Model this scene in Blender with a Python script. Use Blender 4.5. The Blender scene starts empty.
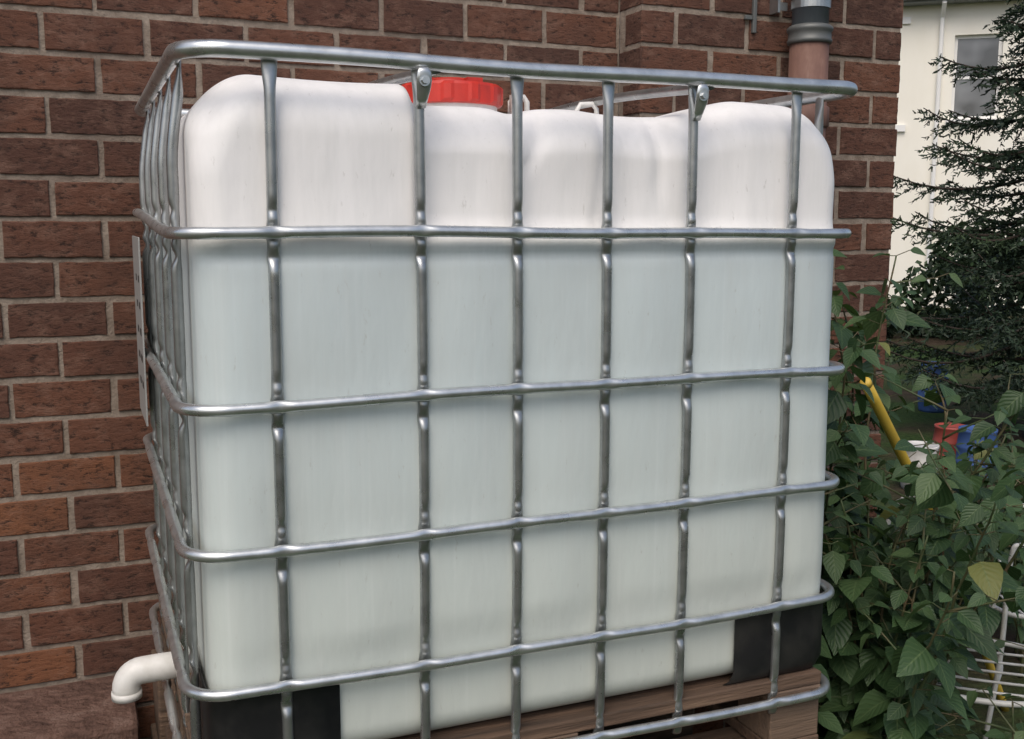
import bpy, math, random
import numpy as np
from mathutils import Vector, Matrix
random.seed(7); rng=np.random.default_rng(7)
scene=bpy.context.scene
GZ=-0.70

# ------------------------------------------------------------ helpers
def link(o,parent=None):
    scene.collection.objects.link(o)
    if parent: o.parent=parent
    return o
def empty(name,loc=(0,0,0),rot=0):
    e=bpy.data.objects.new(name,None); link(e); e.location=loc; e.rotation_euler=(0,0,rot); return e
def mesh_obj(name,V,F,mats,parent=None,smooth=False,midx=None,attr=None,uv=None,loc=None):
    me=bpy.data.meshes.new(name)
    me.from_pydata([tuple(map(float,v)) for v in V],[],[tuple(int(i) for i in f) for f in F])
    if not isinstance(mats,(list,tuple)): mats=[mats]
    for m in mats: me.materials.append(m)
    if smooth: me.polygons.foreach_set('use_smooth',[True]*len(me.polygons))
    if midx is not None: me.polygons.foreach_set('material_index',[int(i) for i in midx])
    if attr is not None:
        a=me.attributes.new('rnd','FLOAT','POINT'); a.data.foreach_set('value',np.asarray(attr,dtype=np.float32))
    if uv is not None:
        l=me.uv_layers.new(name='UVMap'); li=np.empty(len(me.loops),dtype=np.int32); me.loops.foreach_get('vertex_index',li)
        l.data.foreach_set('uv',np.asarray(uv,dtype=np.float32)[li].ravel())
    me.update()
    o=bpy.data.objects.new(name,me); link(o,parent)
    if loc: o.location=loc
    return o
class MB:
    def __init__(s): s.V=[];s.F=[];s.M=[];s.A=[]
    def add(s,V,F,m=0,a=0.5):
        n=len(s.V); s.V+= [tuple(v) for v in V]; s.F+=[tuple(i+n for i in f) for f in F]; s.M+=[m]*len(F); s.A+=[a]*len(V)
    def box(s,x0,x1,y0,y1,z0,z1,m=0,a=None,j=0):
        a=random.random() if a is None else a
        V=[(x,y,z) for x in (x0,x1) for y in (y0,y1) for z in (z0,z1)]
        if j: V=[tuple(c+random.uniform(-j,j) for c in v) for v in V]
        s.add(V,[(0,1,3,2),(4,6,7,5),(0,4,5,1),(2,3,7,6),(0,2,6,4),(1,5,7,3)],m,a)
    def obj(s,name,mats,parent=None,smooth=False,bevel=0):
        o=mesh_obj(name,s.V,s.F,mats,parent,smooth,s.M,s.A)
        if bevel:
            b=o.modifiers.new('b','BEVEL'); b.width=bevel; b.segments=2; b.limit_method='ANGLE'
        return o
def tube(mb,P,ra,rb=None,hint=None,segs=12,closed=False,m=0,cap=True,a=0.5):
    P=np.asarray(P,float); n=len(P)
    ra=np.broadcast_to(ra,(n,)); rb=ra if rb is None else np.broadcast_to(rb,(n,))
    if closed: T=np.roll(P,-1,0)-np.roll(P,1,0)
    else: T=np.gradient(P,axis=0)
    T/= np.linalg.norm(T,axis=1)[:,None]
    V=[]
    H=np.array(hint if hint is not None else (0,0,1),float)
    prev=None
    for i in range(n):
        h=H if H.ndim==1 else H[i]
        if hint is None and prev is not None: h=prev
        b=h-T[i]*(h@T[i])
        if np.linalg.norm(b)<1e-4:
            h=np.array((1,0.3,0)); b=h-T[i]*(h@T[i])
        b/=np.linalg.norm(b); prev=b
        nn=np.cross(T[i],b)
        for k in range(segs):
            t=2*math.pi*k/segs
            V.append(P[i]+nn*math.cos(t)*ra[i]+b*math.sin(t)*rb[i])
    F=[]
    for i in range(n if closed else n-1):
        j=(i+1)%n
        for k in range(segs):
            l=(k+1)%segs
            F.append((i*segs+k,i*segs+l,j*segs+l,j*segs+k))
    if cap and not closed:
        F.append(tuple(range(segs))[::-1]); F.append(tuple((n-1)*segs+k for k in range(segs)))
    mb.add(V,F,m,a)
def lathe(mb,prof,c=(0,0,0),segs=32,m=0,rfun=None):
    V=[];F=[];n=len(prof)
    for i,(r,z) in enumerate(prof):
        for k in range(segs):
            t=2*math.pi*k/segs; rr=r*(rfun(t,i) if rfun else 1)
            V.append((c[0]+rr*math.cos(t),c[1]+rr*math.sin(t),c[2]+z))
    for i in range(n-1):
        for k in range(segs):
            l=(k+1)%segs; F.append((i*segs+k,i*segs+l,(i+1)*segs+l,(i+1)*segs+k))
    F.append(tuple(range(segs))[::-1]); F.append(tuple((n-1)*segs+k for k in range(segs)))
    mb.add(V,F,m)

# ------------------------------------------------------------ materials
def mat(name,col=(.5,.5,.5),rough=.6,metal=0,spec=.5):
    m=bpy.data.materials.new(name); m.use_nodes=True
    b=m.node_tree.nodes['Principled BSDF']
    b.inputs['Base Color'].default_value=(*col,1); b.inputs['Roughness'].default_value=rough
    b.inputs['Metallic'].default_value=metal; b.inputs['Specular IOR Level'].default_value=spec
    return m,m.node_tree,b
def N(nt,t,**k):
    n=nt.nodes.new(t)
    for a,v in k.items(): setattr(n,a,v)
    return n
def noise(nt,scale=(1,1,1),s=5,det=4,rough=.6,coord='Object'):
    tc=N(nt,'ShaderNodeTexCoord'); mp=N(nt,'ShaderNodeMapping'); mp.inputs['Scale'].default_value=scale
    no=N(nt,'ShaderNodeTexNoise'); no.inputs['Scale'].default_value=s; no.inputs['Detail'].default_value=det; no.inputs['Roughness'].default_value=rough
    nt.links.new(tc.outputs[coord],mp.inputs[0]); nt.links.new(mp.outputs[0],no.inputs[0]); return no.outputs[0]
def ramp(nt,f,stops):
    r=N(nt,'ShaderNodeValToRGB'); e=r.color_ramp.elements
    while len(e)<len(stops): e.new(.5)
    for i,(p,c) in enumerate(stops):
        e[i].position=p; e[i].color=(*c,1) if len(c)==3 else c
    nt.links.new(f,r.inputs[0]); return r.outputs[0]
def mix(nt,f,a,b,mode='MIX'):
    m=N(nt,'ShaderNodeMix',data_type='RGBA',blend_type=mode)
    for s,v in ((m.inputs[0],f),(m.inputs[6],a),(m.inputs[7],b)):
        if isinstance(v,(int,float)): s.default_value=v
        elif isinstance(v,tuple): s.default_value=(*v,1)
        else: nt.links.new(v,s)
    return m.outputs[2]
def bump(nt,b,h,st=.3,d=.01):
    n=N(nt,'ShaderNodeBump'); n.inputs['Strength'].default_value=st; n.inputs['Distance'].default_value=d
    nt.links.new(h,n.inputs['Height']); nt.links.new(n.outputs[0],b.inputs['Normal'])
def attr(nt,name='rnd'):
    a=N(nt,'ShaderNodeAttribute'); a.attribute_name=name; return a.outputs['Fac']
def g(v): return (v,v,v)

# brick
m_brick,nt,b=mat('brick',rough=.9,spec=.2)
c=ramp(nt,attr(nt),[(0,(.082,.044,.034)),(.35,(.128,.060,.042)),(.7,(.172,.077,.048)),(1,(.235,.102,.054))])
pit=noise(nt,(1,1,2.4),38,6,.78)
c=mix(nt,ramp(nt,noise(nt,(1,1,1.7),17,5,.75),[(.48,g(0)),(.72,g(.6))]),c,(.27,.160,.118))
c=mix(nt,ramp(nt,noise(nt,(1,1,1),5,3,.65),[(.35,g(.5)),(.55,g(0))]),c,(.085,.048,.038))
c=mix(nt,ramp(nt,pit,[(.37,g(.9)),(.47,g(0))]),c,(.034,.022,.018))
nt.links.new(c,b.inputs['Base Color'])
bump(nt,b,pit,.9,.009)
m_mort,nt,b=mat('mortar',rough=.95,spec=.2)
c=ramp(nt,noise(nt,s=30,det=4),[(.3,(.19,.15,.118)),(.7,(.33,.275,.225))])
c=mix(nt,ramp(nt,noise(nt,s=4,det=4),[(.5,g(0)),(.7,g(.45))]),c,(.13,.095,.075))
nt.links.new(c,b.inputs['Base Color']); bump(nt,b,noise(nt,s=160,det=2),.8,.004)
# galvanised steel
def galv(name,k):
    m,nt,b=mat(name,metal=.85,rough=.36)
    c=ramp(nt,noise(nt,s=30,det=4),[(.3,tuple(k*v for v in (.50,.52,.525))),(.55,tuple(k*v for v in (.64,.66,.66))),(.8,tuple(k*v for v in (.74,.76,.75)))])
    c=mix(nt,ramp(nt,noise(nt,s=9,det=5,rough=.7),[(.58,g(0)),(.78,g(.4))]),c,(.24,.23,.21))
    nt.links.new(c,b.inputs['Base Color'])
    nt.links.new(ramp(nt,noise(nt,s=25,det=2),[(.3,g(.24)),(.7,g(.40))]),b.inputs['Roughness'])
    return m
m_galv=galv('galvanised_steel',1.0); m_galv2=galv('dull_galvanised_steel',.64)
# tank plastic
m_tank,nt,b=mat('translucent_polyethylene',rough=.5,spec=.35)
tc=N(nt,'ShaderNodeTexCoord'); sx=N(nt,'ShaderNodeSeparateXYZ'); nt.links.new(tc.outputs['Object'],sx.inputs[0])
wob=N(nt,'ShaderNodeMath',operation='MULTIPLY_ADD'); nt.links.new(noise(nt,s=2,det=2),wob.inputs[0]); wob.inputs[1].default_value=.02; nt.links.new(sx.outputs[2],wob.inputs[2])
zr=ramp(nt,wob.outputs[0],[(0.0,(.58,.61,.55)),(.30,(.58,.63,.59)),(.60,(.57,.635,.625)),(.80,(.57,.64,.645)),(.878,(.59,.655,.66)),(.907,(.80,.785,.765)),(1.0,(.86,.845,.835))])
c=mix(nt,ramp(nt,noise(nt,(7,7,.7),4,5,.65),[(.42,g(0)),(.8,g(.25))]),zr,(.47,.48,.455))
c=mix(nt,ramp(nt,noise(nt,(60,60,.5),2,3,.5),[(.55,g(0)),(.85,g(.14))]),c,(.85,.86,.85))
c=mix(nt,ramp(nt,noise(nt,s=1.6,det=4),[(.5,g(0)),(.78,g(.28))]),c,(.43,.43,.38))
c=mix(nt,ramp(nt,noise(nt,(3,3,1),30,4,.7),[(.64,g(0)),(.74,g(.32))]),c,(.33,.31,.26))
nt.links.new(c,b.inputs['Base Color'])
bump(nt,b,noise(nt,(3,3,1),6,3),.22,.01)
m_black,nt,b=mat('black_plastic',(.018,.018,.019),.5)
nt.links.new(ramp(nt,noise(nt,s=12,det=6),[(.4,(.008,.008,.009)),(.8,(.035,.033,.03))]),b.inputs['Base Color'])
m_white,nt,b=mat('white_plastic',(.72,.71,.68),.4)
nt.links.new(ramp(nt,noise(nt,s=20,det=5),[(.3,(.78,.77,.75)),(.8,(.55,.53,.48))]),b.inputs['Base Color'])
m_chair,nt,b=mat('chipped_white_paint',(.5,.5,.5),.45)
nt.links.new(ramp(nt,noise(nt,s=14,det=5),[(.35,(.60,.60,.58)),(.6,(.42,.42,.40)),(.75,(.16,.13,.11))]),b.inputs['Base Color'])
m_red,nt,b=mat('red_plastic',(.55,.03,.02),.4)
nt.links.new(ramp(nt,noise(nt,s=15,det=5),[(.3,(.60,.035,.02)),(.8,(.36,.03,.022))]),b.inputs['Base Color'])
m_wood,nt,b=mat('weathered_wood',rough=.8)
c=ramp(nt,noise(nt,(1.2,16,16),3,6,.65),[(.3,(.035,.022,.015)),(.6,(.12,.072,.045)),(.8,(.22,.145,.09))])
c=mix(nt,ramp(nt,attr(nt),[(0,g(0)),(1,g(.45))]),c,(.24,.17,.12))
nt.links.new(c,b.inputs['Base Color']); bump(nt,b,noise(nt,(1.2,20,20),6,5),.7,.006)
m_pipeg,nt,b=mat('grey_painted_pipe',rough=.45)
nt.links.new(ramp(nt,noise(nt,(1,1,.4),18,6),[(.3,(.085,.10,.115)),(.7,(.15,.17,.185))]),b.inputs['Base Color'])
m_pipeb,nt,b=mat('rusty_clay_pipe',rough=.7)
nt.links.new(ramp(nt,noise(nt,(1,1,.4),14,6,.7),[(.3,(.10,.05,.04)),(.55,(.17,.09,.068)),(.8,(.27,.18,.14))]),b.inputs['Base Color'])
m_stone,nt,b=mat('red_sandstone',rough=.9,spec=.2)
nt.links.new(ramp(nt,noise(nt,s=14,det=8,rough=.75),[(.32,(.06,.035,.028)),(.52,(.145,.085,.066)),(.75,(.25,.17,.14))]),b.inputs['Base Color'])
bump(nt,b,noise(nt,s=40,det=8),1,.02)
m_soil,nt,b=mat('soil',rough=.95,spec=.1)
c=ramp(nt,noise(nt,s=6,det=8,rough=.75),[(.3,(.025,.018,.012)),(.6,(.075,.055,.037)),(.8,(.13,.10,.07))])
c=mix(nt,ramp(nt,noise(nt,s=.6,det=5),[(.42,g(0)),(.55,g(1))]),c,ramp(nt,noise(nt,s=25,det=5),[(.3,(.02,.04,.012)),(.7,(.06,.10,.03))]))
nt.links.new(c,b.inputs['Base Color']); bump(nt,b,noise(nt,s=30,det=5),1,.03)
m_render,nt,b=mat('cream_render',rough=.9,spec=.2)
nt.links.new(ramp(nt,noise(nt,(1,1,.35),1.2,6,.6),[(.3,(.83,.79,.69)),(.7,(.90,.87,.79))]),b.inputs['Base Color'])
m_frame,nt,b=mat('window_frame_paint',(.82,.81,.79),.45)
m_glass,nt,b=mat('window_glass',(.05,.06,.07),.06,spec=.9)
nt.links.new(ramp(nt,noise(nt,s=1.4,det=2),[(.4,(.05,.055,.065)),(.7,(.22,.23,.25))]),b.inputs['Base Color'])
m_roof,nt,b=mat('roof_tiles',rough=.8)
nt.links.new(ramp(nt,noise(nt,s=5,det=6),[(.3,(.06,.055,.055)),(.7,(.13,.115,.105))]),b.inputs['Base Color'])
m_gut,nt,b=mat('gutter_paint',(.20,.21,.21),.5)
m_bark,nt,b=mat('bark',rough=.95)
nt.links.new(ramp(nt,noise(nt,(4,4,1),12,8,.7),[(.3,(.018,.013,.010)),(.7,(.07,.052,.040))]),b.inputs['Base Color'])
m_stem,nt,b=mat('green_stem',(.07,.085,.035),.6)
nt.links.new(ramp(nt,noise(nt,s=14,det=2),[(.4,(.06,.085,.03)),(.7,(.13,.09,.05))]),b.inputs['Base Color'])
def leafmat(name,stops,veins=True,rough=.5,trans=True):
    m,nt,b=mat(name,rough=rough,spec=.4)
    c=ramp(nt,attr(nt),stops)
    if veins:
        tc=N(nt,'ShaderNodeTexCoord'); s=N(nt,'ShaderNodeSeparateXYZ'); nt.links.new(tc.outputs['UV'],s.inputs[0])
        ab=N(nt,'ShaderNodeMath',operation='ABSOLUTE'); nt.links.new(s.outputs[0],ab.inputs[0])
        mid=N(nt,'ShaderNodeMath',operation='LESS_THAN'); nt.links.new(ab.outputs[0],mid.inputs[0]); mid.inputs[1].default_value=.05
        v=N(nt,'ShaderNodeMath',operation='MULTIPLY_ADD'); nt.links.new(ab.outputs[0],v.inputs[0]); v.inputs[1].default_value=-.35; nt.links.new(s.outputs[1],v.inputs[2])
        sc=N(nt,'ShaderNodeMath',operation='MULTIPLY'); nt.links.new(v.outputs[0],sc.inputs[0]); sc.inputs[1].default_value=44
        sn=N(nt,'ShaderNodeMath',operation='SINE'); nt.links.new(sc.outputs[0],sn.inputs[0])
        vv=ramp(nt,sn.outputs[0],[(.86,g(0)),(.99,g(.3))])
        mx=N(nt,'ShaderNodeMath',operation='MAXIMUM'); nt.links.new(vv,mx.inputs[0])
        md=N(nt,'ShaderNodeMath',operation='MULTIPLY'); nt.links.new(mid.outputs[0],md.inputs[0]); md.inputs[1].default_value=.5; nt.links.new(md.outputs[0],mx.inputs[1])
        c=mix(nt,mx.outputs[0],c,(.14,.20,.085))
        bump(nt,b,sn.outputs[0],.25,.002)
    nt.links.new(c,b.inputs['Base Color'])
    if trans:
        tr=N(nt,'ShaderNodeBsdfTranslucent'); nt.links.new(mix(nt,.5,c,(.12,.22,.03)),tr.inputs[0])
        ms=N(nt,'ShaderNodeMixShader'); ms.inputs[0].default_value=.22
        out=[n for n in nt.nodes if n.type=='OUTPUT_MATERIAL'][0]
        nt.links.new(b.outputs[0],ms.inputs[1]); nt.links.new(tr.outputs[0],ms.inputs[2]); nt.links.new(ms.outputs[0],out.inputs[0])
    return m
m_leaf=leafmat('shrub_leaves',[(0,(.024,.054,.021)),(.5,(.045,.090,.034)),(.85,(.078,.130,.050)),(1,(.17,.18,.05))])
m_need=leafmat('conifer_needles',[(0,(.012,.025,.014)),(.6,(.026,.048,.023)),(1,(.055,.085,.036))],False,.6,False)
m_hedge=leafmat('hedge_leaves',[(0,(.012,.025,.010)),(.6,(.025,.05,.018)),(1,(.05,.08,.028))],False,.6,False)

# ------------------------------------------------------------ ground
bpy.ops.mesh.primitive_grid_add(x_subdivisions=8,y_subdivisions=8,size=800,location=(0,0,GZ))
gnd=bpy.context.object; gnd.name='ground'; gnd.data.materials.append(m_soil)

# ------------------------------------------------------------ brick wall
BL,BH,J=.226,.0939,.0125
Z0=1.203; X0=-.052
wall=MB()
def brick_run(o,ud,nd,u0,u1,ph):
    o=np.array(o,float);ud=np.array(ud,float);nd=np.array(nd,float)
    k0=math.floor((GZ-Z0)/BH); k1=math.ceil((3.4-Z0)/BH)
    for k in range(k0,k1):
        z0=Z0+k*BH+J/2; z1=z0+BH-J
        off=ph+(0 if k%2==0 else BL/2)
        i0=math.floor((u0-off)/BL)-1; i1=math.ceil((u1-off)/BL)+1
        for i in range(i0,i1):
            a=off+i*BL+J/2+random.uniform(-.003,.003); c=a+BL-J+random.uniform(-.003,.002)
            a=max(a,u0+.0005); c=min(c,u1-.0005)
            if c-a<.02: continue
            zz0=z0+random.uniform(-.0022,.0022); zz1=z1+random.uniform(-.0022,.0022)
            pr=random.uniform(-.0015,.003)
            n=11; pts=[]
            for t in np.linspace(0,1,n)[:-1]: pts.append((a+(c-a)*t,zz0))
            for t in np.linspace(0,1,5)[:-1]: pts.append((c,zz0+(zz1-zz0)*t))
            for t in np.linspace(0,1,n)[:-1]: pts.append((c+(a-c)*t,zz1))
            for t in np.linspace(0,1,5)[:-1]: pts.append((a,zz1+(zz0-zz1)*t))
            cu=(a+c)/2; cz=(zz0+zz1)/2
            V=[]
            jit=[random.uniform(-.0018,.0018) for _ in pts]
            for lay,(ins,h) in enumerate(((0,-.009),(.0004,-.0016),(.0028,0))):
                for (u,z),jj in zip(pts,jit):
                    uu=u-math.copysign(ins+jj,u-cu) if abs(u-cu)>(c-a)/2-.003 else u
                    z2=z-math.copysign(ins+jj,z-cz) if abs(z-cz)>(zz1-zz0)/2-.003 else z
                    V.append(o+ud*uu+nd*(h+(pr if lay else 0))+np.array((0,0,z2)))
            L=len(pts)
            F=[]
            for lay in range(2):
                for q in range(L):
                    r=(q+1)%L; F.append((lay*L+q,lay*L+r,(lay+1)*L+r,(lay+1)*L+q))
            F.append(tuple(2*L+q for q in range(L)))
            base=random.betavariate(1.6,1.8); low=max(0,min(1,(0.95-cz)/.7))
            wall.add(V,F,0,min(1,base*.78+.33*low))
def mortar(o,ud,nd,u0,u1):
    o=np.array(o,float)-np.array(nd)*.0045; ud=np.array(ud,float)
    V=[o+ud*u0+np.array((0,0,GZ)),o+ud*u1+np.array((0,0,GZ)),o+ud*u1+np.array((0,0,3.4)),o+ud*u0+np.array((0,0,3.4))]
    wall.add(V,[(0,1,2,3)],1)
WY=1.10; PY=.975; PX0=1.306; PX1=2.195
brick_run((0,WY,0),(1,0,0),(0,-1,0),-3.2,PX0,X0); mortar((0,WY,0),(1,0,0),(0,-1,0),-3.2,PX0+.004)
brick_run((0,PY,0),(1,0,0),(0,-1,0),PX0,PX1,PX0+.11); mortar((0,PY,0),(1,0,0),(0,-1,0),PX0+.0045,PX1-.0045)
brick_run((PX0,0,0),(0,1,0),(-1,0,0),PY,WY,PY+.10); mortar((PX0,0,0),(0,1,0),(-1,0,0),PY+.0045,WY)
brick_run((PX1,0,0),(0,1,0),(1,0,0),PY,PY+3.5,PY+.02); mortar((PX1,0,0),(0,1,0),(1,0,0),PY+.0045,PY+3.5)
wall.obj('brick_wall',[m_brick,m_mort])

# ------------------------------------------------------------ drainpipe
dp=empty('drainpipe')
mb=MB(); px,py=1.803,.905
lathe(mb,[(.050,1.455),(.050,3.4)],(px,py,0),32,0)
lathe(mb,[(.052,1.408),(.060,1.410),(.062,1.418),(.059,1.422),(.059,1.440),(.063,1.444),(.063,1.452),(.056,1.458),(.050,1.460)],(px,py,0),32,1)
lathe(mb,[(.054,GZ),(.054,1.41)],(px,py,0),32,2)
lathe(mb,[(.056,1.18),(.062,1.185),(.062,1.235),(.056,1.24)],(px,py,0),32,2)
m_collar,nt,b=mat('lead_collar',(.13,.135,.13),.5,.3)
mb.obj('pipe',[m_pipeg,m_collar,m_pipeb],dp,True)
mb=MB()
for z in (1.515,2.6):
    lathe(mb,[(.0505,z-.012),(.054,z-.012),(.054,z+.012),(.0505,z+.012)],(px,py,0),32)
    mb.box(px-.085,px-.045,py+.045,py+.051,z-.011,z+.011)
    mb.box(px-.088,px-.080,py+.03,PY+.002,z-.02,z+.02)
mb.obj('bracket',[m_galv2],dp)
mb=MB()
mb.box(1.655,1.667,PY-.012,PY-.001,1.44,1.53); mb.box(1.63,1.654,PY-.011,PY-.001,1.475,1.487)
mb.obj('wall_strap',[m_collar],dp,bevel=.002)

# ------------------------------------------------------------ water tank
ibc=empty('water_tank')
X_0,X_1,Y_0,Y_1=0.010,1.240,0.0,1.0
bars_x=[.155,.383,.548,.712,.877,1.092]; bars_y=[.12,.31,.50,.69,.88]
rings=[0.0,.1927,.4168,.6426,.9007,1.1600]
ring_x0=[.004,.004,.009,.011,.010,.028]
def sm(a,b,x):
    t=np.clip((x-a)/(b-a),0,1); return t*t*(3-2*t)
lo=np.array((.042,.026,.042)); hi=np.array((1.227,.975,1.142))
V=[];F=[]
nx,ny,nz=190,80,150
idx={}
def vid(i,j,k):
    key=(i,j,k)
    if key not in idx: idx[key]=len(V); V.append((i/nx,j/ny,k/nz))
    return idx[key]
for i in range(nx):
    for k in range(nz):
        F.append((vid(i,0,k),vid(i+1,0,k),vid(i+1,0,k+1),vid(i,0,k+1)))
        F.append((vid(i,ny,k),vid(i,ny,k+1),vid(i+1,ny,k+1),vid(i+1,ny,k)))
for j in range(ny):
    for k in range(nz):
        F.append((vid(0,j,k),vid(0,j,k+1),vid(0,j+1,k+1),vid(0,j+1,k)))
        F.append((vid(nx,j,k),vid(nx,j+1,k),vid(nx,j+1,k+1),vid(nx,j,k+1)))
for i in range(nx):
    for j in range(ny):
        F.append((vid(i,j,nz),vid(i+1,j,nz),vid(i+1,j+1,nz),vid(i,j+1,nz)))
        F.append((vid(i,j,0),vid(i,j+1,0),vid(i+1,j+1,0),vid(i+1,j,0)))
U=np.array(V)
U=U-.35*np.sin(2*np.pi*U)/(2*np.pi)
P=lo+U*(hi-lo)
RC=.048
rad=RC+.055*sm(.98,1.14,P[:,2])
rz=np.where(P[:,2]>.6,.095,.05)
R3=np.stack([rad,rad,rz],1)
Q=np.clip(P,lo+R3,hi-R3); D=(P-Q)/R3
L=np.linalg.norm(D,axis=1)
on=L>1e-9
Dn=np.where(on[:,None],D/np.maximum(L,1e-9)[:,None],0)
P=Q+Dn*R3
x,y,z=P[:,0].copy(),P[:,1].copy(),P[:,2].copy()
fw=sm(.16,.03,y)
bulge=np.zeros(len(P)); edges=[.01]+bars_x+[1.240]
for a,c in zip(edges[:-1],edges[1:]):
    t=np.clip((x-a)/(c-a),0,1); bulge+=np.where((x>=a)&(x<c),np.sin(np.pi*t)**.7,0)
lev=np.zeros(len(P))
for a,c in zip(rings[:-1],rings[1:]):
    t=np.clip((z-a)/(c-a),0,1); lev+=np.where((z>=a)&(z<c),np.sin(np.pi*t)**.6,0)
dy=-(bulge*.006+lev*.004)*sm(.98,.85,z)*sm(.18,.27,z)*sm(.0,.1,x-.03)*sm(1.225,1.12,x)
up=sm(.87,.93,z)
dy+=up*(.022*sm(.380,.394,x)*(1-.55*sm(.93,1.03,x)))
dy+=up*.008*np.exp(-((x-.575-(z-1.0)*.30)/.014)**2)*sm(.95,1.1,z)
dy+=up*-.006*np.exp(-((x-.655)/.05)**2)*sm(.9,1.05,z)
dy+=up*.006*np.exp(-((x-.83)/.012)**2)*sm(.92,1.0,z)
dy+=up*.005*np.exp(-((x-.718-(z-1)*.1)/.011)**2)
dy+=(-.004*np.exp(-((z-.885)/.012)**2)+.004*np.exp(-((z-.865)/.01)**2))
dy+=(.0022*np.sin(x*9+z*4)+.0015*np.sin(x*21-z*7))*sm(.18,.27,z)
P[:,1]+=dy*fw
tw=sm(.98,1.09,z)
dz=-.034*sm(.380,.41,x)*(1-.9*sm(.88,1.03,x))
dz+=.007*np.exp(-((x-.69)/.07)**2)
dz-=.009*np.exp(-((x-.575)/.03)**2)
dz-=.030*np.exp(-(((x-.62)/.3)**2+((y-.5)/.22)**2))*.6
dz+=.003*np.sin(x*13+y*9)-.010*sm(.14,.05,x)
P[:,2]+=dz*tw
tank=mesh_obj('plastic_container',P,F,m_tank,ibc,True)

# red screw lid + neck
mb=MB()
lathe(mb,[(.095,1.08),(.095,1.158),(.10,1.16)],(.603,.5,0),40,1)
rf=lambda t,i: (1.03 if (math.sin(t*12)>0.2 and i in (2,3)) else 1.0)
lathe(mb,[(.100,1.148),(.104,1.150),(.104,1.156),(.104,1.184),(.100,1.190),(.085,1.191),(.082,1.182),(.055,1.181),(.052,1.199),(.045,1.203),(0.001,1.203)],(.603,.5,0),96,0,rf)
for k in range(4):
    t=k*math.pi/2+.4
    cx,cy=.603+.068*math.cos(t),.5+.068*math.sin(t)
    mb.box(cx-.016,cx+.016,cy-.010,cy+.010,1.180,1.201)
mb.obj('screw_lid',[m_red,m_white],ibc,False)
mb=MB()
tube(mb,[(.735,.50,1.13),(.735,.50,1.165),(.742,.50,1.176),(.765,.50,1.176),(.772,.50,1.166),(.772,.5,1.12)],.006)
tube(mb,[(.85,.42,1.12),(.85,.42,1.145),(.858,.42,1.158),(.885,.42,1.160),(.895,.42,1.150),(.897,.42,1.11)],.005)
mb.box(.72,.735,.44,.47,1.11,1.175)
mb.obj('lid_handle',[m_white],ibc,True)

# cage
mb=MB()
def ring_path(z,x0,r=.066):
    pts=[]
    def line(p,q,n):
        for t in np.linspace(0,1,n,endpoint=False): pts.append((p[0]+(q[0]-p[0])*t,p[1]+(q[1]-p[1])*t))
    def arc(cx,cy,a0):
        for t in np.linspace(0,math.pi/2,10,endpoint=False): pts.append((cx+r*math.cos(a0+t),cy+r*math.sin(a0+t)))
    line((x0+r,Y_0),(X_1-r,Y_0),220); arc(X_1-r,Y_0+r,-math.pi/2)
    line((X_1,Y_0+r),(X_1,Y_1-r),120); arc(X_1-r,Y_1-r,0)
    line((X_1-r,Y_1),(x0+r,Y_1),160); arc(x0+r,Y_1-r,math.pi/2)
    line((x0,Y_1-r),(x0,Y_0+r),120); arc(x0+r,Y_0+r,math.pi)
    return np.array(pts)
for ri,z in enumerate(rings):
    x0=ring_x0[ri]
    p=ring_path(z,x0); r=.0125 if ri==5 else .0092
    if ri==5: p[:,0]-=.006*sm(.9,1.2,p[:,0])
    zz=np.full(len(p),z)+.0022*np.sin(p[:,0]*4+ri*1.7)+.0012*np.sin(p[:,0]*11+ri)
    if ri==4: zz+=.035*sm(0,1,p[:,1])*sm(.5,0,p[:,0])
    ra=np.full(len(p),r); rb=np.full(len(p),r)
    if ri<5:
        for i,(a,c) in enumerate(p):
            d=9
            if c<.02 or c>.98: d=min(abs(a-bx) for bx in bars_x)
            elif a<.03 or a>X_1-.02: d=min(abs(c-by) for by in bars_y)
            q=math.exp(-(d/.013)**2); ra[i]*=1-.42*q; rb[i]*=1+.10*q
    tube(mb,np.column_stack([p,zz]),ra,rb,(0,0,1),14,True,0)
def vbar(x,y,nx_,ny_,lean=0):
    zs=np.linspace(-.03,1.160,260)
    r=np.full(len(zs),.0086); ra=r.copy(); rb=r.copy()
    off=np.zeros(len(zs))
    for zr_ in rings[:-1]:
        q=np.exp(-((zs-zr_)/.014)**2); ra*=1-.45*q; rb*=1+.30*q; off+=-.003*q
        q=np.exp(-((zs-zr_+.036)/.012)**2); ra*=1-.50*q; rb*=1+.16*q; off+=-.0035*q
        q=np.exp(-((zs-zr_-.034)/.010)**2); ra*=1-.30*q; off+=-.002*q
    q=sm(1.10,1.15,zs); ra*=1-.60*q; rb*=1+.40*q
    inw=.0142-off*-1*-1
    tone=.003*math.sin(x*37+y*11)
    P=np.column_stack([x+nx_*-inw+(tone*np.sin(zs*3) if ny_ else 0)+lean*sm(1.0,1.16,zs),y+ny_*-inw+(0 if ny_ else tone*np.sin(zs*3)),zs])
    tube(mb,P,rb,ra,(nx_,ny_,0),14,False,1)
for bx in bars_x:
    vbar(bx,Y_0,0,-1); vbar(bx,Y_1,0,1)
for by in bars_y:
    vbar(X_0-.001,by,-1,0,.016); vbar(X_1,by,1,0)
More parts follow.
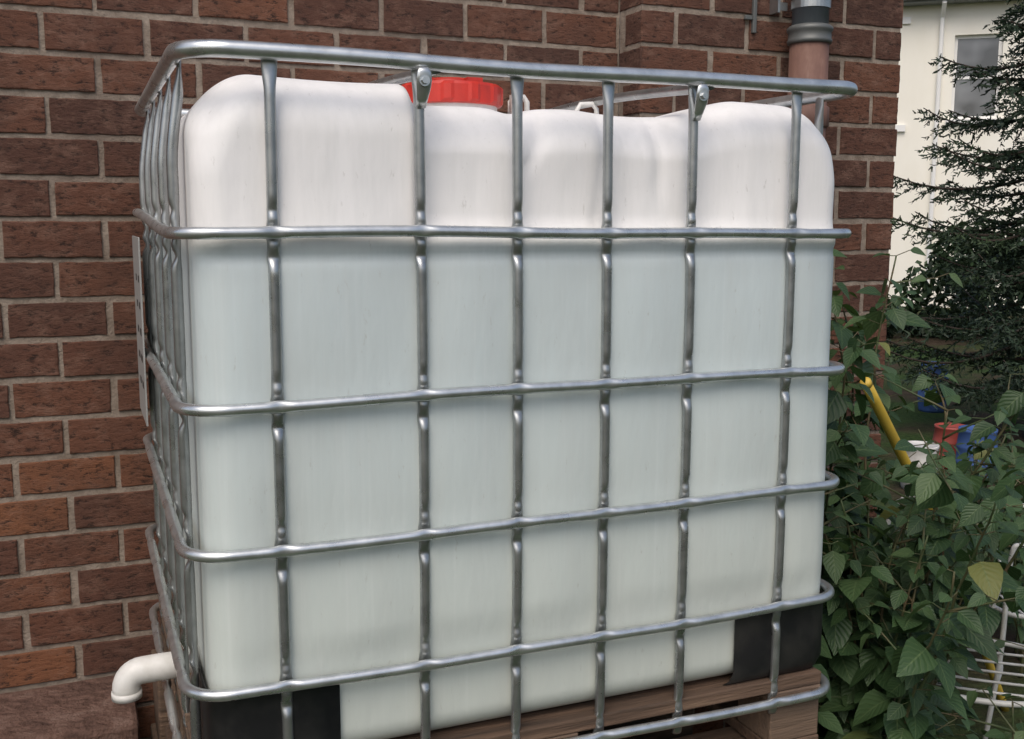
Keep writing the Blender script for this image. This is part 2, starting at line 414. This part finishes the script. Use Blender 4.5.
for bx in (.383,.877):
    ys=np.linspace(.0,1.0,60)
    zz=1.146+ .020*np.sin(np.pi*np.clip(ys,0,1))
    e=np.exp(-(ys/.03)**2)+np.exp(-((ys-1)/.03)**2)
    tube(mb,np.column_stack([np.full(60,bx+.018),ys,zz]),.009+.004*e,.009-.005*e,(0,0,1),12,False,1)
    # pressed lug under the rail, carrying the bolt
    tube(mb,[(bx,.006,1.092),(bx,-.002,1.106),(bx,-.009,1.120),(bx,-.0120,1.132),(bx,-.0130,1.143),(bx,-.0125,1.149)],[.0085,.0100,.0120,.0128,.0115,.008],.0035,(0,1,0),12,False,0)
cage=mb.obj('steel_cage',[m_galv,m_galv2],ibc,True)
mb=MB()
for bx in (.383,.877):
    tube(mb,[(bx,-.012,1.130),(bx,-.0215,1.130)],.0055,None,(0,0,1),6)
    tube(mb,[(bx,-.012,1.130),(bx,-.0165,1.130)],.0085,None,(0,0,1),16)
mb.obj('bolt',[m_galv],ibc)

# black corner guards (shell just outside the tank, inside the cage)
def guard(name,side):
    r=RC+.005; yb=.0195
    if side=='L':
        xa=.0365; cx,cy=xa+r,yb+r
        arc=[(cx+r*math.cos(t),cy+r*math.sin(t)) for t in np.linspace(1.5*math.pi,math.pi,14)]
        pts=[(.240,yb-.002),(.15,yb-.001)]+arc+[(xa-.002,.24)]
    else:
        xb=1.2325; cx,cy=xb-r,yb+r
        arc=[(cx+r*math.cos(t),cy+r*math.sin(t)) for t in np.linspace(-.5*math.pi,0,14)]
        pts=[(1.0,yb-.002),(1.09,yb-.001)]+arc+[(xb+.002,.24)]
    prof=[(-.028,.030),(-.008,.045),(0,.065),(0,.12),(0,.18),(.002,.186)] if side=='R' else [(0,-.02),(0,.05),(0,.12),(0,.18),(.002,.186)]
    V=[];F=[]
    c0=np.array((.617,.5))
    for (o,zz) in prof:
        for p in pts:
            p=np.array(p); d=(p-c0)/np.linalg.norm(c0-p); q=p+d*o
            V.append((q[0],q[1],zz))
    n=len(pts)
    for i in range(len(prof)-1):
        for k in range(n-1): F.append((i*n+k,i*n+k+1,(i+1)*n+k+1,(i+1)*n+k))
    o=mesh_obj(name,V,F,m_black,ibc,True)
    s=o.modifiers.new('s','SOLIDIFY'); s.thickness=.003; s.offset=0
guard('corner_guard_left','L'); guard('corner_guard_right','R')

# outlet pipe with elbow
mb=MB()
P=[(.06,.50,.048),(-.01,.50,.048),(-.042,.50,.047)]+[(-.042-.03*math.sin(t),.50,.047-.03*(1-math.cos(t))) for t in np.linspace(.2,math.pi/2,8)]+[(-.072,.50,.005)]
tube(mb,P,.0265,None,(0,1,0),24)
tube(mb,[(-.072,.5,.010),(-.072,.5,-.004)],.0285,None,(0,1,0),24)
mb.obj('outlet_pipe',[m_white],ibc,True)
# id plate on the left side of the cage
mb=MB(); mb.box(-.004,-.0005,.66,.90,.50,.885)
m_plate,nt,b=mat('plate_metal',(.40,.40,.39),.5,.4)
mb.obj('id_plate',[m_plate],ibc,bevel=.001)
mb=MB()
for r_i in range(5):
    zc=.80-.055*r_i
    for q in range(2):
        y0=.69+.085*q; mb.box(-.0047,-.0041,y0,y0+.05*random.uniform(.5,1),zc-.007,zc+.007)
mb.obj('plate_lettering',[m_black],ibc)
# pallet
mb=MB()
for i in range(7):
    y0=.012+i*.143; mb.box(.02,1.205,y0,y0+.118,.012,.036,0,.1 if i==0 else None,.001)
for xx in (.02,.55,1.085):
    mb.box(xx,xx+.12,.012,.985,-.012,.011,0)
    for yy in (.014,.44,.87): mb.box(xx+.002,xx+.118,yy,yy+.11,-.095,-.013,0,.9)
    mb.box(xx,xx+.12,.012,.985,-.118,-.096,0)
mb.obj('pallet',[m_wood],ibc,bevel=.003)
st=empty('timber_stand')
mb=MB()
for yy in (-.03,.42,.84):
    for q in range(3):
        mb.box(-.02+.01*q,1.205-.012*q,yy+.005*q,yy+.19,GZ+q*.193,GZ+q*.193+.19,0,None,.002)
mb.obj('sleepers',[m_wood],st,bevel=.006)

# ------------------------------------------------------------ sandstone blocks bottom left
mb=MB()
for k,(a,c) in enumerate([(-1.7,-1.05),(-1.04,-.52),(-.51,-.045)]):
    for lv in range(2):
        mb.box(a,c,.78+.01*k,1.085,GZ+.245*lv,GZ+.245*(lv+1)-.008+(.02 if lv and k==2 else 0),0,None,.006)
o=mb.obj('stone_blocks',[m_stone],bevel=.015)

# ------------------------------------------------------------ foliage tools
def at(pxl,Z):  # plan position along a bearing
    a=(pxl-512)/1046.8
    return (-.1158+Z*(.3775+.9245*a), -1.5747+Z*(.9153-.3813*a))
def leaf_template(n=5):
    V=[];F=[];UV=[]
    for i in range(n+1):
        t=i/n; w=.36*math.sin(math.pi*min(1,t**.68))**.8*(1-.25*t)
        if i==n: w=.0
        zc=-.16*t*t
        for s in (-1,0,1):
            V.append((t,s*w,zc+(.06*abs(s)*(w/.33)))); UV.append((s,t))
    for i in range(n):
        for s in range(2):
            a=i*3+s; F.append((a,a+1,a+4,a+3))
    return np.array(V),F,np.array(UV)
LV,LF,LUV=leaf_template()
class Leaves:
    def __init__(s): s.P=[];s.R=[]
    def add(s,pos,d,nrm,size,rnd):
        d=np.array(d,float); d/=np.linalg.norm(d)
        n=np.array(nrm,float); n-=d*(n@d)
        if np.linalg.norm(n)<1e-3: n=np.array((0.1,0.2,1.)); n-=d*(n@d)
        n/=np.linalg.norm(n); b=np.cross(n,d)
        curl=random.uniform(.3,2.2)
        s.P.append(np.array(pos)+size*(LV[:,0:1]*d+LV[:,1:2]*b*random.uniform(.85,1.15)+LV[:,2:3]*n*curl)); s.R.append(rnd)
    def obj(s,name,m,parent=None):
        n=len(s.P); V=np.concatenate(s.P); nv=len(LV)
        F=[tuple(i+k*nv for i in f) for k in range(n) for f in LF]
        return mesh_obj(name,V,F,m,parent,True,None,np.repeat(s.R,nv),np.tile(LUV,(n,1)))

def shrub(name,stems,seed,leafsize=(.052,.105),dens=.82):
    random.seed(seed)
    e=empty(name); mbs=MB(); LL=Leaves()
    def grow(p,d,length,r,depth):
        step=.036; n=int(length/step); pts=[p.copy()]
        side=random.uniform(0,6.28)
        for i in range(n):
            d=d+np.array([random.uniform(-.09,.09),random.uniform(-.09,.09),random.uniform(-.04,.05) if depth==0 else random.uniform(-.07,.04)])
            d/=np.linalg.norm(d); p=p+d*step
            if p[0]<1.30 and p[1]<1.05: p[0]=1.30
            if 1.25<p[0]<2.22 and p[1]>.92: p[1]=.92
            pts.append(p.copy())
            low=p[2]<GZ+.12
            if i>1 and not low and random.random()<dens:
                side+=1.57+random.uniform(-.4,.4)
                for s2 in (0,math.pi):
                    if random.random()<.16: continue
                    a=side+s2; out=np.array([math.cos(a),math.sin(a),0])
                    out=out+np.array([-.12,-.30,0])
                    pet=p+out*random.uniform(.012,.035)+np.array([0,0,random.uniform(0,.015)])
                    if pet[0]<1.31: continue
                    ld=out*1.0+np.array([0,0,random.uniform(-1.1,.25)])
                    nr=np.array([random.uniform(-.5,.5),random.uniform(-.9,.2),1.0])
                    sz=random.uniform(*leafsize)*(0.5+.5*min(1,(n-i)/6))
                    rn=random.betavariate(2,2.6)
                    rn=1 if random.random()<.012 else min(rn,.9)
                    LL.add(pet,ld,nr,sz,rn)
                    tube(mbs,[p,pet],.0011,None,None,4,cap=False)
            if depth==0 and i>4 and random.random()<.16 and length>.3:
                a=random.uniform(0,6.28)
                grow(p.copy(),np.array([math.cos(a)*.9-.1,math.sin(a)*.9-.2,random.uniform(.2,.8)]),random.uniform(.10,.26),r*.55,1)
        rr=np.linspace(r,r*.35,len(pts))
        if len(pts)>2: tube(mbs,pts,rr,None,None,6)
    for (x,y,top) in stems:
        lean=np.array([random.uniform(-.20,.10),random.uniform(-.18,.12),1.0])
        grow(np.array([x,y,GZ]),lean/np.linalg.norm(lean),max(.25,(top-GZ)*1.03),.006,0)
    LL.obj('leaves',m_leaf,e); mbs.obj('stems',[m_stem],e,True)
random.seed(3)
S=[]
for _ in range(22):
    Z=random.uniform(2.2,2.8); x_,y_=at(random.uniform(850,905),Z); S.append((x_,y_,random.uniform(.12,.50)))
for _ in range(14):
    x_,y_=at(random.uniform(862,905),random.uniform(2.6,2.85)); S.append((x_,y_,random.uniform(.50,.88)))
for _ in range(7):
    x_,y_=at(random.uniform(900,925),random.uniform(2.9,3.15)); S.append((x_,y_,random.uniform(.15,.45)))
for _ in range(4):
    x_,y_=at(random.uniform(850,890),random.uniform(2.0,2.2)); S.append((x_,y_,random.uniform(-.42,-.2)))
shrub('leafy_shrub',S,11)
S=[]
for _ in range(26):
    x_,y_=at(random.uniform(940,1130),random.uniform(3.4,4.3)); S.append((x_,y_,random.uniform(-.15,.22)))
for _ in range(4):
    x_,y_=at(random.uniform(990,1070),random.uniform(2.3,2.6)); S.append((x_,y_,random.uniform(-.40,-.10)))
shrub('leafy_shrub.001',S,12,(.045,.085))

# ------------------------------------------------------------ tubular garden chair
def chair(name,loc,rot):
    e=empty(name,loc,rot); mb=MB(); r=.0080
    w=.22
    def bend(pts,n=8):
        P=[np.array(p,float) for p in pts]; P=[2*P[0]-P[1]]+P+[2*P[-1]-P[-2]]; o=[]
        for i in range(1,len(P)-2):
            for t in np.linspace(0,1,n,endpoint=False):
                a,b,c,d=P[i-1:i+3]
                o.append(.5*((2*b)+(-a+c)*t+(2*a-5*b+4*c-d)*t*t+(-a+3*b-3*c+d)*t**3))
        o.append(P[-2]); return np.array(o)
    tube(mb,bend([(-w,.24,0),(-w,.20,.25),(-w,.17,.45),(-w,.24,.72),(-w*.75,.27,.80),(0,.28,.83),(w*.75,.27,.80),(w,.24,.72),(w,.17,.45),(w,.20,.25),(w,.24,0)]),r)
    for s in (-1,1):
        tube(mb,bend([(s*w,-.25,0),(s*w,-.22,.3),(s*w,-.21,.60),(s*w,-.17,.65),(s*w,.0,.655),(s*w,.22,.65)]),r)
    tube(mb,bend([(-w,.16,.42),(-w,-.14,.42),(-w*.7,-.22,.42),(0,-.24,.42),(w*.7,-.22,.42),(w,-.14,.42),(w,.16,.42),(0,.19,.42),(-w,.16,.42)]),r)
    for k in range(5):
        y=-.15+.07*k; tube(mb,bend([(-w,y,.42),(0,y-.012,.412),(w,y,.42)]),.0038)
    tube(mb,bend([(-w,-.235,.16),(0,-.15,.19),(w,-.235,.16)]),r*.7)
    for k in range(2):
        s=-1 if k else 1
        tube(mb,bend([(s*.05,.19,.43),(s*.10,.22,.60),(s*.05,.262,.74),(0,.275,.82)],5),.0045)
    mb.obj('tubular_frame',[m_chair],e,True)
chair('garden_chair',(*at(972,2.78),GZ),math.radians(-50))
chair('garden_chair.001',(*at(1070,3.3),GZ),math.radians(-120))

# ------------------------------------------------------------ conifer
def conifer(name,loc,H,z0,Rmax,seed):
    random.seed(seed); e=empty(name,loc); mb=MB()
    zs=np.linspace(0,H,24)
    tube(mb,[(math.sin(z*1.3)*.02,math.cos(z)*.02,z) for z in zs],.10*(1-zs/H)+.012,None,(1,0,0),10)
    PP=[];DD=[];LL=[];AA=[]
    nl=150
    for i in range(nl):
        z=z0+(H-z0)*(i/nl)**1.12; frac=(z-z0)/(H-z0)
        L=Rmax*(1-frac)**.82*random.uniform(.55,1.12); az=i*2.399+random.uniform(-.5,.5)
        u=np.array((math.cos(az),math.sin(az),0)); pts=[]
        dro=random.uniform(.1,.42)
        for t in np.linspace(0,1,9): pts.append(np.array((0,0,z))+u*L*t+np.array((0,0,-dro*L*math.sin(t*2.2)*.7+.16*L*t*t)))
        tube(mb,pts,np.linspace(.016,.004,9),None,(0,0,1),5)
        shade=random.uniform(-.2,.3); perp=np.array((-u[1],u[0],0))
        nt_=int(10+L*20)
        for k in range(nt_):
            t=.10+.90*k/nt_; f=t*8; j=min(7,int(f)); p=pts[j]+(pts[j+1]-pts[j])*(f-j)
            s=1 if k%2 else -1
            tl=random.uniform(.16,.36)*(1.15-t*.6)
            td=u*random.uniform(.5,1)+perp*s*random.uniform(.4,1.0)+np.array((0,0,random.uniform(-.75,.12)))
            td/=np.linalg.norm(td)
            m=int(tl/.02)
            q=np.repeat(np.arange(m),2)*.02
            PP.append(p+td*q[:,None]+np.array((0,0,1))*(-.35*q*q)[:,None])
            DD.append(td*.8+rng.normal(size=(len(q),3))*.5)
            LL.append(rng.uniform(.028,.050,len(q)))
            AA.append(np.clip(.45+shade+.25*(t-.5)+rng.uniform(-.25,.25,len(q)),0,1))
    P=np.concatenate(PP);D=np.concatenate(DD);L_=np.concatenate(LL)[:,None];A=np.concatenate(AA)
    D/=np.linalg.norm(D,axis=1)[:,None]; Sx=np.cross(D,rng.normal(size=D.shape)); Sx/=np.linalg.norm(Sx,axis=1)[:,None]; w=.015
    V=np.stack([P-Sx*w*.5,P+Sx*w*.5,P+D*L_+Sx*w*.2,P+D*L_-Sx*w*.2],1).reshape(-1,3)
    mb.obj('trunk',[m_bark],e,True)
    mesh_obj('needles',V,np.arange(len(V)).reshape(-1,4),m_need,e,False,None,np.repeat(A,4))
conifer('spruce_tree',(*at(1046,7.8),GZ),5.2,.42,1.62,5)

# ------------------------------------------------------------ hedges
def clump_mass(name,x0,x1,y0,y1,h,n,size,seed,rot=0,loc=(0,0,GZ)):
    r=np.random.default_rng(seed)
    bl=[(r.uniform(x0,x1),r.uniform(y0,y1),r.uniform(.15,1)*h,r.uniform(.3,.7)) for _ in range(int((x1-x0)*2.2)+6)]
    per=n//len(bl)
    P=[];AA=[]
    for (cx,cy,cz,cr) in bl:
        d=r.normal(size=(per,3)); d/=np.linalg.norm(d,axis=1)[:,None]
        rr=cr*r.uniform(.55,1.1,per)[:,None]
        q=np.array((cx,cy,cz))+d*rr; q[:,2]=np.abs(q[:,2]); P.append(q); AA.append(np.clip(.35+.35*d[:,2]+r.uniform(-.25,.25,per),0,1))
    P=np.concatenate(P);AA=np.concatenate(AA);m=len(P)
    a=r.normal(size=(m,3)); a/=np.linalg.norm(a,axis=1)[:,None]; b=np.cross(a,r.normal(size=(m,3))); b/=np.linalg.norm(b,axis=1)[:,None]
    s=r.uniform(.6,1.3,m)[:,None]*size
    V=np.stack([P-a*s,P+b*s*.5,P+a*s,P-b*s*.5],1).reshape(-1,3)
    o=mesh_obj(name,V,np.arange(m*4).reshape(m,4),m_hedge,None,False,None,np.repeat(AA,4)); o.location=loc; o.rotation_euler=(0,0,rot); return o
TH=math.radians(-42)
clump_mass('garden_hedge',-8,7,-.6,.6,1.2,24000,.07,1,TH,(11.2,9.3,GZ))
clump_mass('unseen_reflection_hedge',-9,9,-.9,.9,2.4,9000,.12,2,math.radians(4),(0,-9.5,GZ))  # unseen hedge behind the camera, added to give the steel dark reflections

# ------------------------------------------------------------ house
hs=empty('cream_house',(15.35,13.5,GZ),math.radians(-40))
mb=MB(); HW0,HW1,HZ=-7.0,5.0,5.68
wins=[(-.42,.40,3.50,5.02),(2.0,2.9,3.62,5.05),(.9,1.9,1.0,2.1),(-3.2,-2.2,3.62,5.05),(-3.2,-2.2,1.0,2.3)]
xs=sorted(set([HW0,HW1]+[w for q in wins for w in q[:2]])); zs=sorted(set([0,HZ]+[w for q in wins for w in q[2:]]))
for i in range(len(xs)-1):
    for k in range(len(zs)-1):
        cx=(xs[i]+xs[i+1])/2; cz=(zs[k]+zs[k+1])/2
        if any(w[0]<cx<w[1] and w[2]<cz<w[3] for w in wins): continue
        mb.add([(xs[i],0,zs[k]),(xs[i+1],0,zs[k]),(xs[i+1],0,zs[k+1]),(xs[i],0,zs[k+1])],[(0,1,2,3)])
for (a,c,d,e_) in wins:
    mb.add([(a,0,d),(c,0,d),(c,0,e_),(a,0,e_),(a,.14,d),(c,.14,d),(c,.14,e_),(a,.14,e_)],[(0,4,5,1),(1,5,6,2),(2,6,7,3),(3,7,4,0)])
mb.add([(HW0,0,0),(HW0,7,0),(HW0,7,HZ),(HW0,0,HZ),(HW1,0,0),(HW1,7,0),(HW1,7,HZ),(HW1,0,HZ),(HW0,3.5,HZ+2.4),(HW1,3.5,HZ+2.4)],[(1,0,3,8,2),(4,5,6,9,7),(5,1,2,6)])
mb.obj('walls',[m_render],hs)
fr=MB(); gl=MB()
for (a,c,d,e_) in wins:
    w=.06
    fr.box(a,c,.09,.137,d,d+w); fr.box(a,c,.09,.137,e_-w,e_); fr.box(a,a+w,.09,.137,d+w,e_-w); fr.box(c-w,c,.09,.137,d+w,e_-w)
    fr.box(a+w,c-w,.095,.132,(d+e_)/2-.025,(d+e_)/2+.025)
    fr.box(a-.08,c+.08,-.07,.088,d-.09,d-.005)
    gl.box(a+w,c-w,.112,.118,d+w,(d+e_)/2-.025); gl.box(a+w,c-w,.112,.118,(d+e_)/2+.025,e_-w)
fr.obj('window_frames',[m_frame],hs); gl.obj('window_glass',[m_glass],hs)
mb=MB()
for s in (0,1):
    y0,y1=(-.35,3.5) if s==0 else (7.35,3.5)
    V=[(HW0-.3,y0,HZ+.02),(HW1+.3,y0,HZ+.02),(HW1+.3,y1,HZ+2.55),(HW0-.3,y1,HZ+2.55)]
    V+=[(v[0],v[1],v[2]+.12) for v in V]
    mb.add(V,[(0,1,2,3),(7,6,5,4),(0,4,5,1),(1,5,6,2),(2,6,7,3),(3,7,4,0)])
mb.obj('roof',[m_roof],hs)
mb=MB(); mb.box(HW0-.3,HW1+.3,-.34,-.003,HZ-.10,HZ-.002)
tube(mb,[(HW0-.3,-.40,HZ),(HW1+.3,-.40,HZ)],.07,None,(0,0,1),10)
mb.obj('gutter',[m_gut],hs)
mb=MB(); tube(mb,[(-.66,-.36,HZ-.12),(-.66,-.08,HZ-.35),(-.66,-.07,0.02)],.04,None,(1,0,0),10)
mb.box(HW0,-1.2,-.06,-.003,3.30,3.42); mb.box(HW0,-1.2,-.05,-.003,HZ-.42,HZ-.30); mb.obj('band',[m_frame],hs)

# ------------------------------------------------------------ garden clutter
def flat(name,col,rough=.5):
    m,nt,b=mat(name,rough=rough)
    nt.links.new(ramp(nt,noise(nt,s=8,det=4),[(.3,col),(.8,tuple(v*.6+.02 for v in col))]),b.inputs['Base Color']); return m
m_blue=flat('blue_plastic',(.06,.13,.36)); m_yel=flat('yellow_paint',(.82,.55,.07)); m_redp=flat('faded_red_plastic',(.45,.08,.06))
def barrel(name,loc,m,r=.28,h=.85):
    mb=MB(); lathe(mb,[(r*.86,0),(r*.92,.02),(r,.3*h),(r*1.03,.32*h),(r,.34*h),(r*1.01,.6*h),(r*1.04,.63*h),(r*1.01,.66*h),(r*.93,.93*h),(r*.97,.95*h),(r*.97,h),(r*.9,h),(r*.88,.97*h),(.001,.965*h)],(0,0,0),28)
    o=mb.obj(name,[m],None,True); o.location=loc
barrel('plastic_barrel',(*at(934,9.0),GZ),m_blue,.12,.42)
barrel('plastic_bucket',(*at(955,6.9),GZ),m_redp,.11,.28)
barrel('plastic_bucket.001',(*at(925,6.3),GZ),m_white,.11,.28)
barrel('plastic_bucket.002',(*at(982,6.6),GZ),m_blue,.12,.32)
mb=MB()
a=np.array((*at(866,2.40),.555)); c=np.array((*at(1030,3.35),GZ))
ts=np.linspace(0,1,24); P=np.array([a+(c-a)*t for t in ts]); P[:,2]+=.05*np.sin(ts*np.pi)
tube(mb,P,.0130,None,(0,0,1),14)
tube(mb,[P[0]-(P[1]-P[0])*.08,P[0]-(P[1]-P[0])*.02,P[0]+(P[1]-P[0])*.15],[.009,.0135,.0138],None,(0,0,1),14)
mb.obj('yellow_pole',[m_yel],None,True)

# ------------------------------------------------------------ light, world, camera
w=bpy.data.worlds.new('World'); scene.world=w; w.use_nodes=True; nt=w.node_tree
sky=N(nt,'ShaderNodeTexSky'); sky.sky_type='NISHITA'; sky.sun_disc=False
EL,AZ=math.radians(52),math.radians(215)
sky.sun_elevation=EL; sky.sun_rotation=AZ; sky.air_density=1.0; sky.dust_density=4.0; sky.ozone_density=1.0
nt.links.new(sky.outputs[0],nt.nodes['Background'].inputs[0]); nt.nodes['Background'].inputs[1].default_value=.148
sd=bpy.data.lights.new('sun','SUN'); sd.energy=1.3; sd.angle=math.radians(45); sd.color=(1,.96,.90)
so=bpy.data.objects.new('sun',sd); link(so)
dirv=Vector((math.sin(AZ)*math.cos(EL),math.cos(AZ)*math.cos(EL),math.sin(EL)))
so.rotation_euler=dirv.to_track_quat('Z','Y').to_euler()
yaw,pitch,roll=.3912,.1414,.0026
f=np.array([math.sin(yaw)*math.cos(pitch),math.cos(yaw)*math.cos(pitch),-math.sin(pitch)])
r=np.array([math.cos(yaw),-math.sin(yaw),0]); u=np.cross(r,f)
R_=r*math.cos(roll)+u*math.sin(roll); U_=-r*math.sin(roll)+u*math.cos(roll)
cd=bpy.data.cameras.new('camera'); cam=bpy.data.objects.new('camera',cd); link(cam)
M=Matrix(((R_[0],U_[0],-f[0],-.1158),(R_[1],U_[1],-f[1],-1.5747),(R_[2],U_[2],-f[2],.9203),(0,0,0,1)))
cam.matrix_world=M; cd.sensor_width=36; cd.lens=36*1046.8/1024; cd.clip_end=2000; cd.clip_start=.05
scene.camera=cam
scene.view_settings.view_transform='Standard'; scene.view_settings.look='None'; scene.view_settings.exposure=0
